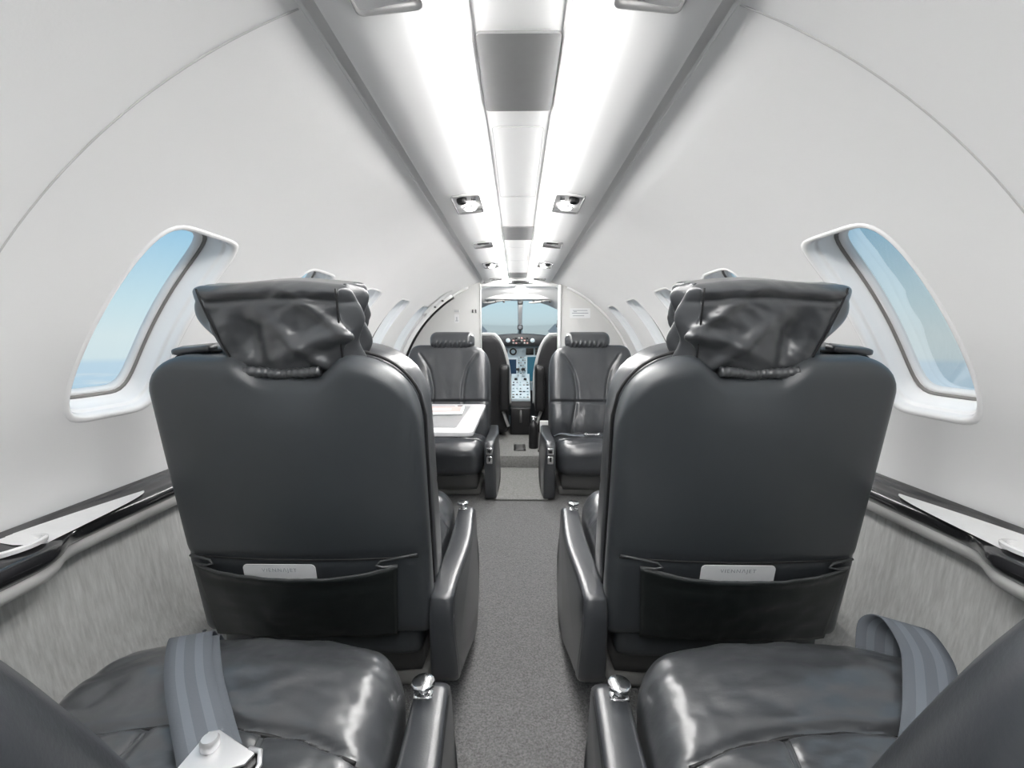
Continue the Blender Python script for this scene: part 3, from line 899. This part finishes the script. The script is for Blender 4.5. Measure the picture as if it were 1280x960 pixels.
# belts of the near seats
def aft_belt_left(T):
    path = catp([(-0.108, 0.463, 0.262), (-0.106, 0.452, 0.318), (-0.092, 0.420, 0.3520), (-0.043, 0.350, 0.3555), (0.010, 0.290, 0.350), (0.062, 0.235, 0.345), (0.105, 0.19, 0.338)], 8)
    b = belt(T, 1, [(p, Vector((1, 0.28, 0.03)).normalized()) for p in path], 0.0265)
    # second layer of webbing under it, seen as a dark edge on the right
    b2p = catp([(-0.096, 0.455, 0.305), (-0.082, 0.420, 0.3475), (-0.032, 0.350, 0.350), (0.020, 0.290, 0.3435), (0.070, 0.235, 0.340)], 8)
    o = belt(T, 1, [(p, Vector((1, 0.28, 0.03)).normalized()) for p in b2p], 0.0265)
    # stitched label dot
    lathe('stitch_mark', [(0.003, 0), (0.003, 0.001), (0.001, 0.0012)], 'chrome', b, 10, loc=(-0.082, 0.432, 0.3500))
    # buckle: body, lift plate, bolt, bail
    bx, by, bz = 0.074, 0.228, 0.348
    rot = Matrix.Rotation(R(-26), 4, 'Z') @ Matrix.Rotation(R(8), 4, 'X')
    bk = rbox('buckle', (0.030, 0.026, 0.0045), 0.004, 'black', T, (8, 8, 4), loc=(bx, by, bz + 0.004), rot=rot)
    V = [(-0.034, -0.030, 0), (0.030, -0.006, 0), (0.034, 0.004, 0), (-0.014, 0.026, 0), (-0.024, 0.024, 0)]
    pl = prism('buckle_plate', [(v[0], v[1]) for v in V], 'z', 0, 0.0035, 'satin_metal', bk, 0.0008)
    pl.matrix_local = Matrix.Translation((bx - 0.004, by + 0.006, bz + 0.011)) @ Matrix.Rotation(R(8), 4, 'X')
    lathe('bolt', [(0.0075, 0), (0.0085, 0.002), (0.0085, 0.009), (0.007, 0.0115), (0.001, 0.012)], 'satin_metal', bk, 20, loc=(bx - 0.016, by + 0.014, bz + 0.0145))
    tube('bail', [(bx + 0.022, by + 0.014, bz + 0.014), (bx + 0.034, by + 0.012, bz + 0.014), (bx + 0.040, by + 0.0, bz + 0.012), (bx + 0.040, by - 0.035, bz + 0.008)], 0.0025, 'satin_metal', bk, 8)
aft_belt_left(S_aftl)
def aft_belt_right(T):
    # comes up past the outer front edge in a loop, then runs back across the cushion
    path = catp([(0.140, 0.440, 0.300), (0.150, 0.452, 0.350), (0.158, 0.428, 0.374), (0.150, 0.385, 0.364), (0.118, 0.340, 0.356), (0.075, 0.290, 0.348), (0.02, 0.235, 0.344), (-0.03, 0.19, 0.340)], 8)
    belt(T, 1, [(p, Vector((1, -0.42, -0.12)).normalized()) for p in path], 0.027)
aft_belt_right(S_aftr)
def lap_buckle(T, x):
    dz = -0.060
    bk = rbox('buckle', (0.026, 0.014, 0.006), 0.004, 'chrome', T, (6, 6, 4), loc=(x, 0.335, 0.358 + dz))
    tube('buckle_loop', [(x + 0.024 + 0.016 * math.cos(a), 0.335 + 0.013 * math.sin(a), 0.360 + dz) for a in np.linspace(0, 2 * PI, 17)[:-1]], 0.003, 'chrome', bk, 6, True)
    tube('buckle_loop', [(x - 0.026 + 0.012 * math.cos(a), 0.337 + 0.010 * math.sin(a), 0.360 + dz) for a in np.linspace(0, 2 * PI, 17)[:-1]], 0.003, 'chrome', bk, 6, True)
    for sg in (-1, 1):
        pth = catp([(x + sg * 0.032, 0.334, 0.3555 + dz), (x + sg * 0.08, 0.27, 0.341 + dz), (x + sg * 0.13, 0.20, 0.334 + dz), (x + sg * 0.165, 0.14, 0.31 + dz)], 6)
        belt(T, 1, [(p, Vector((0.25 * sg, 1, 0)).normalized()) for p in pth], 0.016)
lap_buckle(S_frl, -0.005)
lap_buckle(S_frr, 0.035)

# ------------------------------------------------------------------ cards in the pockets
def make_text(body, size, m, parent, mtx, name='lettering'):
    cu = bpy.data.curves.new('t', 'FONT'); cu.body = body; cu.size = size; cu.extrude = 0.0002
    cu.align_x = 'CENTER'; cu.align_y = 'CENTER'; cu.space_character = 1.25
    o = bpy.data.objects.new('t', cu); C.objects.link(o)
    bpy.context.view_layer.update()
    dg = bpy.context.evaluated_depsgraph_get()
    me = bpy.data.meshes.new_from_object(o.evaluated_get(dg)); me.name = name
    bpy.data.objects.remove(o)
    me.materials.clear(); me.transform(mtx)
    return link(name, me, m, parent, False)
for T, m, xo, vt, rl, lab in ((S_midl, 1, -0.040, 0.1765, 0.0, 'white card with rounded corners tucked in the left seat-back pocket'),
                              (S_midr, -1, 0.000, 0.1805, 0.004, 'white card with rounded corners tucked in the right seat-back pocket')):
    c = thing('safety_card', lab, 'card', (0, 0, 0))
    pr = round_rect(0.0645, 0.045, 0.008)
    cardm = T.matrix_basis if False else Matrix.Translation(T.location)
    bl = 0.016 * math.sin(0.13 / HB * PI) ** 0.7
    pos = Vector(bfr(np.float64(xo), np.float64(vt - 0.045), np.float64(-bl - 0.0055)))
    mt = cardm @ Matrix.Translation(pos) @ Matrix.Rotation(TILT, 4, 'X') @ Matrix.Rotation(rl, 4, 'Y')
    c.matrix_world = mt
    c.location = mt.to_translation(); c.rotation_euler = mt.to_euler()
    prism('sheet', pr, 'y', -0.0007, 0.0007, 'paper', c)
    make_text('VIENN\u039bJET', 0.0105, 'ink', c, Matrix.Translation((0.0, -0.0010, 0.0335)) @ Matrix.Rotation(R(90), 4, 'X'))

# ------------------------------------------------------------------ folding table and magazine
tb = thing('folding_table', 'white folding table with a grey inlaid top, pulled out from the left wall', 'table', (-0.405, 1.52, -0.27))
pr = round_rect(0.278, 0.266, 0.02)
prism('table_top', pr, 'z', -0.014, 0.0, 'white', tb, 0.003)
pr = round_rect(0.222, 0.205, 0.008)
prism('inlay_or_reflection', pr, 'z', -0.001, 0.0008, 'grey_panel', tb)
box('support_arm', (-0.265, -0.03, -0.15), (0.10, 0.03, -0.022), 'satin', tb, 0.006)
box('wall_bracket', (-0.272, -0.16, -0.13), (-0.250, 0.16, -0.022), 'satin', tb, 0.006)
mg = thing('magazine', 'magazine with a white and pale red cover lying on the folding table', 'magazine', (-0.30, 1.60, -0.2690), R(4))
rbox('pages', (0.105, 0.085, 0.0042), 0.002, 'paper', mg, (6, 6, 2), loc=(0, 0, 0.0044))
box('cover_print', (-0.095, -0.060, 0.0086), (0.095, 0.055, 0.0092), 'pink', mg)
box('cover_band', (-0.09, 0.060, 0.0086), (0.07, 0.075, 0.0092), 'ink', mg)
box('cover_picture', (-0.05, -0.035, 0.0092), (0.06, 0.010, 0.0096), 'paper', mg)
box('cover_logo', (0.078, 0.058, 0.0092), (0.098, 0.080, 0.0097), 'black', mg)

# ------------------------------------------------------------------ placards on the divider
def placard(lab, x, z, w_, h_, lines, m='white'):
    t_ = thing('placard', lab, 'sign', (x, Y1 - 0.0415, z))
    prism('plate', round_rect(w_ / 2, h_ / 2, 0.003), 'y', -0.0016, 0.0012, m, t_)
    for (dx, dz, lw, lh) in lines:
        box('marking', (dx - lw / 2, -0.0024, dz - lh / 2), (dx + lw / 2, -0.0014, dz + lh / 2), 'ink', t_)
placard('pale placard with grey lines above the right front seat', 0.385, 0.145, 0.125, 0.060,
        [(0, 0.016, 0.09, 0.004), (0.0, 0.0, 0.10, 0.005), (-0.01, -0.016, 0.07, 0.004), (-0.03, 0.009, 0.02, 0.004)], 'paper')
placard('small notice with lines above the icon on the left divider', -0.377, 0.158, 0.036, 0.020, [(0, 0.004, 0.028, 0.003), (0, -0.004, 0.028, 0.003)], 'bulk')
p_ = thing('placard', 'small white placard with a figure symbol above the left front headrest', 'sign', (-0.377, Y1 - 0.0415, 0.112))
prism('plate', round_rect(0.014, 0.026, 0.003), 'y', -0.0016, 0.0012, 'white', p_)
lathe('marking', [(0.004, 0), (0.004, 0.001), (0.001, 0.001)], 'ink', p_, 12, loc=(0, -0.002, 0.006), rot=Matrix.Rotation(R(90), 4, 'X'))
box('marking', (-0.003, -0.0028, -0.010), (0.003, -0.0018, 0.002), 'ink', p_)
box('marking', (-0.008, -0.0028, -0.016), (0.008, -0.0018, -0.011), 'ink', p_)
sw = thing('light_switch', 'pair of small dark switches beside the left edge of the cockpit opening', 'switch', (-0.268, Y1 - 0.0415, 0.158))
for dx, h in ((-0.010, 0.010), (0.010, 0.011)):
    rbox('toggle', (0.004, 0.003, h), 0.002, 'base', sw, (3, 3, 4), loc=(dx, -0.0025, 0))

# ------------------------------------------------------------------ cockpit
# shell: tapering side walls and roof, windscreen with a centre post
def ckr(y): return interp([2.84, 3.3, 4.3], [0.75, 0.70, 0.52], y)
V = []; F = []
ys = np.linspace(Y1 + 0.0, 4.3, 12); n = 36
def roof(y, ph):
    r_ = ckr(y)
    z = ZC + r_ * math.sin(ph)
    return (r_ * math.cos(ph), y, min(z, 0.315))
PHW0, PHW1 = R(30), R(60)
for y in ys:
    for k in range(n + 1):
        V.append(roof(min(y, 4.3), R(-30) + R(240) * k / n))
for j in range(len(ys) - 1):
    for k in range(n):
        yy = (ys[j] + ys[j + 1]) / 2; ph = -30 + 240 * (k + 0.5) / n
        # windows of the flight deck: side panes
        if 3.25 < yy < 3.95 and (28 < ph < 56 or 124 < ph < 152): continue
        if yy > 3.46 and 56 < ph < 124: continue
        a = j * (n + 1) + k; F.append((a, a + 1, a + n + 2, a + n + 1))
structure(raw('wall_cockpit', V, F, 'liner'))
hd_ = [(x, ZC + math.sqrt((RC + 0.01) ** 2 - x * x)) for x in np.linspace(-0.46, 0.46, 25)]
hd_ = [(x, z) for x, z in hd_] + [(0.46, 0.16), (0.262, 0.300), (0.24, 0.3125), (-0.21, 0.3125), (-0.230, 0.300), (-0.46, 0.16)]
structure(prism('trim_%d' % (tn + 1), hd_, 'y', Y1 + 0.02, Y1 + 0.10, 'gloss_white')); tn += 1
structure(box('wall_cockpit_front', (-0.62, 3.86, FLOOR + 0.07), (0.62, 3.90, -0.01), 'base'))
# windscreen: sloping plane from (y 3.46, z .30) to (y 3.85, z .02)
wt, wb = (3.44, 0.285), (3.80, 0.00)
def wsp(x, s): return (x, wt[0] + (wb[0] - wt[0]) * s, wt[1] + (wb[1] - wt[1]) * s)
ws = structure(tube('window_%d' % (wn + 1), [wsp(x, s) for x, s in ((-0.40, 0), (0.40, 0), (0.52, 1), (-0.52, 1))], 0.016, 'gloss_white', ns=8, closed=True))
raw('pane', [wsp(-0.40, 0), wsp(0.012, 0), wsp(0.012, 1), wsp(-0.52, 1)], [(0, 1, 2, 3)], 'glass', ws)
raw('pane', [wsp(0.026, 0), wsp(0.40, 0), wsp(0.52, 1), wsp(0.026, 1)], [(0, 1, 2, 3)], 'glass', ws)
pp = [Vector(wsp(0.019, s)) + Vector((0, -0.02, 0)) for s in (0, 0.2, 0.5, 0.8, 1.0)]
tube('centre_post', pp, [0.022, 0.019, 0.018, 0.018, 0.024], 'gloss_white', ws, 10)
structure(box('trim_%d' % (tn + 1), (-0.44, 3.30, 0.272), (0.44, 3.46, 0.330), 'gloss_white', None, 0.01)); tn += 1
cmp_ = thing('compass', 'small dark compass on the windscreen centre post above the glareshield', 'compass', (0.020, 3.60, 0.075))
rbox('case', (0.022, 0.022, 0.020), 0.010, 'base', cmp_, (6, 6, 6)); lathe('dial', [(0.014, 0), (0.014, 0.003), (0.001, 0.003)], 'ink', cmp_, 14, loc=(0, -0.021, 0), rot=Matrix.Rotation(R(90), 4, 'X'))
tube('bracket', [(0, 0.01, -0.015), (0, 0.03, -0.05)], 0.006, 'base', cmp_, 8)
cmp2 = thing('mounting_block', 'dark mounting block where the windscreen post meets the roof', 'mount', (0.020, 3.44, 0.262))
rbox('case', (0.020, 0.014, 0.020), 0.006, 'base', cmp2, (6, 6, 6)); lathe('lens', [(0.008, 0), (0.008, 0.003), (0.001, 0.003)], 'ink', cmp2, 12, loc=(0, -0.0135, 0), rot=Matrix.Rotation(R(90), 4, 'X'))
# sun visors folded under the roof
for s_, sd in ((-1, 'left'), (1, 'right')):
    v_ = thing('sun_visor', 'folded pale sun visor and clips along the %s top of the windscreen' % sd, 'visor', (s_ * 0.17 + 0.018, 3.36, 0.262))
    rbox('blade', (0.105, 0.022, 0.007), 0.005, 'lip', v_, (10, 4, 3), lambda V_, P_: V_ + np.stack([0 * V_[:, 0], 0 * V_[:, 0], 0.010 * np.sin(V_[:, 0] * 20)], -1))
    tube('rod', [(-0.11, -0.004, 0.012), (0.11, -0.004, 0.012)], 0.004, 'satin', v_, 8)
    for k in range(3): rbox('clip', (0.008, 0.010, 0.008), 0.003, 'base', v_, (4, 4, 4), loc=(-0.07 + 0.06 * k, -0.012, -0.004))
hv = thing('ceiling_air_outlet', 'black slot air outlet at the cockpit end of the ceiling', 'vent', (0.016, 2.80, 0.334))
rbox('frame', (0.078, 0.030, 0.013), 0.006, 'rail', hv, (10, 4, 4)); rbox('slot', (0.055, 0.004, 0.0085), 0.003, 'black', hv, (8, 3, 3), loc=(0, -0.030, -0.002))
dl_ = thing('added_fill_light', 'round glowing fill light added under the white cockpit roof', 'light', (0.02, 3.12, 0.314))  # added lamp that brightens the otherwise unlit cockpit roof
lathe('base_ring', [(0.034, 0.002), (0.038, -0.003), (0.034, -0.007), (0.028, -0.007)], 'gloss_white', dl_, 24)
lathe('diffuser', [(0.030, 0.0), (0.030, -0.012), (0.024, -0.022), (0.012, -0.028), (0.001, -0.029)], 'dome', dl_, 24)
# right-hand hanging coat hook seen as a dark wedge against the windscreen
hk = thing('headset', 'dark hanging headset at the right edge of the windscreen', 'headset', (0.325, 3.40, 0.10))
rbox('ear_cup', (0.030, 0.016, 0.032), 0.014, 'base', hk, (8, 6, 8), lambda V_, P_: V_ * np.array([1, 1, 1]) + np.stack([-0.3 * np.clip(-V_[:, 2], 0, 1), 0 * V_[:, 0], 0 * V_[:, 0]], -1))
tube('cable', [(0.012, 0, 0.02), (0.018, 0, 0.08), (0.016, 0, 0.15)], [0.012, 0.008, 0.005], 'base', hk, 8)

# glareshield and instrument panel
gs = thing('glareshield', 'charcoal curved glareshield with warning lights under the windscreen', 'glareshield', (0.02, 3.42, 0.0))
N = 30; V = []; F = []
for k in range(N + 1):
    x = -0.42 + 0.84 * k / N
    zt_ = 0.026 - 0.30 * x * x * 1.2; zb_ = -0.069
    for y, z in ((0.33, zt_ - 0.01), (0.02, zt_), (0.0, zt_ - 0.008), (0.0, zb_ + 0.005), (0.02, zb_), (0.10, zb_)): V.append((x, y, z))
for k in range(N):
    for i in range(5):
        a = k * 6 + i; F.append((a, a + 1, a + 7, a + 6))
raw('hood', V, F, 'glare', gs)
for s_ in (-1, 1):
    lathe('warning_lamp', [(0.017, 0), (0.017, 0.006), (0.012, 0.010), (0.001, 0.011)], 'inst_light', gs, 18, loc=(s_ * 0.093, -0.0005, -0.028), rot=Matrix.Rotation(R(90), 4, 'X'))
for i in range(6):
    for j in range(3):
        c_ = ('base', 'pink', 'satin', 'black')[(i * 7 + j * 5) % 4]
        rbox('button', (0.0075, 0.003, 0.0065), 0.002, c_, gs, (3, 2, 3), loc=(-0.052 + i * 0.021, -0.002, -0.010 - j * 0.019))
ip = thing('instrument_panel', 'blue grey instrument panel with screens and round gauges in the cockpit', 'instrument panel', (0.02, 3.50, -0.08))
box('face', (-0.46, 0.0, -0.34), (0.46, 0.04, 0.01), 'inst', ip, 0.004)
def gauge(x, z, r_, m_):
    gq = lathe('gauge', [(r_, 0), (r_, 0.006), (r_ * 0.86, 0.008), (r_ * 0.84, 0.004), (0.001, 0.004)], 'black', ip, 20, loc=(x, 0, z), rot=Matrix.Rotation(R(90), 4, 'X'))
    lathe('dial', [(r_ * 0.6, 0), (r_ * 0.6, 0.003), (0.001, 0.003)], m_, gq, 16, loc=(x, -0.004, z), rot=Matrix.Rotation(R(90), 4, 'X'))
gauge(-0.130, -0.035, 0.032, 'white'); gauge(-0.055, -0.035, 0.028, 'inst'); gauge(-0.21, -0.06, 0.028, 'inst')
gauge(0.19, -0.045, 0.026, 'inst')
def scr(x0, z0, x1, z1, m_, nm='screen'):
    f_ = box('bezel', (x0 - 0.012, -0.008, z0 - 0.014), (x1 + 0.012, 0.002, z1 + 0.014), 'inst_light', ip, 0.003)
    box(nm, (x0, -0.0105, z0), (x1, -0.0075, z1), m_, f_)
scr(-0.125, -0.255, -0.030, -0.095, 'screen'); scr(0.055, -0.265, 0.150, -0.075, 'screen_teal')
scr(-0.245, -0.25, -0.16, -0.11, 'screen')
box('small_screen', (0.045, -0.009, -0.060), (0.105, 0.001, -0.008), 'black', ip, 0.002)
for i in range(4):
    for j in range(9):
        rbox('key', (0.0055, 0.003, 0.005), 0.0015, ('inst_light', 'base', 'satin')[(i + j * 2) % 3], ip, (2, 2, 2), loc=(-0.010 + i * 0.016, -0.003, -0.08 - j * 0.021))
for i in range(5):
    rbox('key', (0.010, 0.003, 0.005), 0.0015, 'base', ip, (2, 2, 2), loc=(0.125 + 0.0 * i, -0.003, -0.012 - i * 0.011))
pd = thing('throttle_pedestal', 'pale blue pedestal of levers and keys between the pilot seats', 'pedestal', (0.022, 3.17, FLOOR + 0.08))
# slanting top console
prism('console', [(0.0, 0.0), (0.0, 0.235), (0.12, 0.30), (0.31, 0.38), (0.32, 0.38), (0.32, 0.0)], 'x', -0.072, 0.072, 'base', pd, 0.004)
prism('key_deck', [(-0.004, 0.222), (-0.004, 0.242), (0.12, 0.308), (0.32, 0.393), (0.32, 0.373), (0.12, 0.288)], 'x', -0.070, 0.070, 'inst_light', pd, 0.002)
def deck(y):
    return interp([0, 0.12, 0.40], [0.244, 0.309, 0.429], y)
for s_ in (-1, 1):
    lv = tube('throttle_lever', [(s_ * 0.018, 0.28, deck(0.28)), (s_ * 0.018, 0.25, deck(0.28) + 0.05)], 0.004, 'chrome', pd, 8)
    rbox('grip', (0.014, 0.012, 0.010), 0.005, 'black', lv, (4, 4, 4), loc=(s_ * 0.020, 0.245, deck(0.28) + 0.055))
for i in range(5):
    for j, (y, hw_, hl_) in enumerate(((0.010, 0.009, 0.007), (0.038, 0.007, 0.008), (0.070, 0.010, 0.006), (0.105, 0.006, 0.010), (0.150, 0.009, 0.006), (0.185, 0.005, 0.005))):
        if (i * 3 + j * 2) % 4 == 3: continue
        rbox('key', (hw_, hl_, 0.004), 0.002, ('black', 'inst', 'screen', 'satin', 'inst')[(i * 2 + j * 3) % 5], pd, (2, 2, 2), loc=(-0.052 + i * 0.026, y, deck(y) + 0.002))
for s_ in (-1, 1):
    lathe('knob', [(0.012, 0), (0.010, 0.014), (0.001, 0.015)], 'black', pd, 14, loc=(s_ * 0.035, 0.225, deck(0.225)))
box('front_box', (-0.070, -0.10, 0.0), (0.070, 0.0, 0.19), 'black', pd, 0.008)
lathe('trim_wheel', [(0.045, -0.009), (0.052, -0.006), (0.052, 0.006), (0.045, 0.009)], 'base', pd, 24, loc=(0.0, -0.075, 0.13), rot=Matrix.Rotation(R(90), 4, 'Y'))

# pilot seats
for s_, sd in ((-1, 'left'), (1, 'right')):
    ps = thing('pilot_seat', 'dark pilot seat with pale trim, %s of the pedestal' % sd, 'seat', (s_ * 0.305 + 0.03, 3.03, FLOOR + 0.08))
    def pw(b):
        t_ = np.clip((b - 0.50) / 0.52, 0, 1)
        return 1 - 0.62 * (1 - np.sqrt(1 - t_ ** 2.0))
    def fb(V_, P_):
        b = (V_[:, 2] / 0.34 + 1) / 2
        x = V_[:, 0] * pw(b)
        return np.stack([x, V_[:, 1] - 0.07 * (b - 0.5) - 0.012 * np.cos(x * 14), V_[:, 2]], -1) + np.array([0, 0, 0.35])
    rbox('backrest', (0.215, 0.045, 0.335), 0.04, 'dark_cloth', ps, (26, 8, 30), fb)
    # pale fleece edge following the shoulder
    pts = []
    for k in range(32):
        b = 0.32 + 0.68 * k / 31
        x = 0.220 * float(pw(b))
        pts.append((x, 0.015 - 0.07 * (b - 0.5), 0.35 + (b - 0.5) * 0.685))
    top_ = [(x_, -0.02, 0.35 + 0.5 * 0.685 + 0.002) for x_ in np.linspace(0.085, -0.085, 8)]
    allp = pts + top_ + [(-p[0], p[1], p[2]) for p in reversed(pts)]
    tube('fleece_edge', allp, 0.013, 'fleece', ps, 8)
    rbox('seat_cushion', (0.20, 0.20, 0.05), 0.04, 'dark_cloth', ps, (8, 8, 6), loc=(0, 0.22, 0.20))
    rbox('base', (0.17, 0.17, 0.075), 0.02, 'black', ps, (6, 6, 6), loc=(0, 0.18, 0.0755))
    rbox('armrest', (0.032, 0.11, 0.150), 0.016, 'black', ps, (6, 8, 12), loc=(-s_ * 0.190, -0.05, 0.345))
    lv = tube('adjust_lever', [(-s_ * 0.18, -0.10, 0.19), (-s_ * 0.20, -0.11, 0.13), (-s_ * 0.215, -0.11, 0.09)], 0.010, 'satin', ps, 8)

# stowage frame and black bottle beside the right front seat
cb = thing('stowage_bracket', 'pale metal bracket standing beside the right front seat at the cockpit step', 'bracket', (0.150, 2.62, FLOOR + 0.08))
prism('frame', [(-0.018, 0.0), (0.004, 0.0), (0.004, 0.155), (0.070, 0.155), (0.070, 0.185), (-0.018, 0.185)], 'y', -0.015, 0.015, 'gloss_white', cb, 0.003)
rbox('clamp', (0.012, 0.014, 0.030), 0.004, 'satin', cb, (4, 4, 4), loc=(0.046, 0, 0.118)); rbox('foot', (0.03, 0.016, 0.006), 0.003, 'base', cb, (4, 4, 2), loc=(0.0, 0, 0.006))
ex = thing('fire_extinguisher', 'black cylindrical bottle standing left of the pale bracket by the cockpit', 'extinguisher', (0.098, 2.70, FLOOR + 0.08))
lathe('bottle', [(0.026, 0.0), (0.029, 0.006), (0.029, 0.13), (0.024, 0.155), (0.012, 0.168), (0.010, 0.175)], 'black', ex, 20)
lathe('valve', [(0.011, 0.17), (0.011, 0.185), (0.006, 0.190)], 'chrome', ex, 14); rbox('handle', (0.020, 0.007, 0.005), 0.003, 'chrome', ex, (4, 3, 3), loc=(0.006, 0, 0.193))

# ------------------------------------------------------------------ families of look-alikes
FAM = {'aircraft_seat': 'leather cabin seats', 'reading_light': 'reading light units in the ceiling', 'ceiling_panel': 'grey ceiling panels',
       'ceiling_hatch': 'flush hatches in the ceiling', 'light_strip': 'light strips along the ceiling', 'side_ledge': 'ledges under the windows',
       'safety_card': 'white cards in the seat-back pockets', 'pilot_seat': 'pilot seats', 'sun_visor': 'sun visors', 'placard': 'placards on the cockpit divider'}
for o in C.objects:
    k = o.name.split('.')[0]
    if o.parent is None and k in FAM: o['group'] = FAM[k]
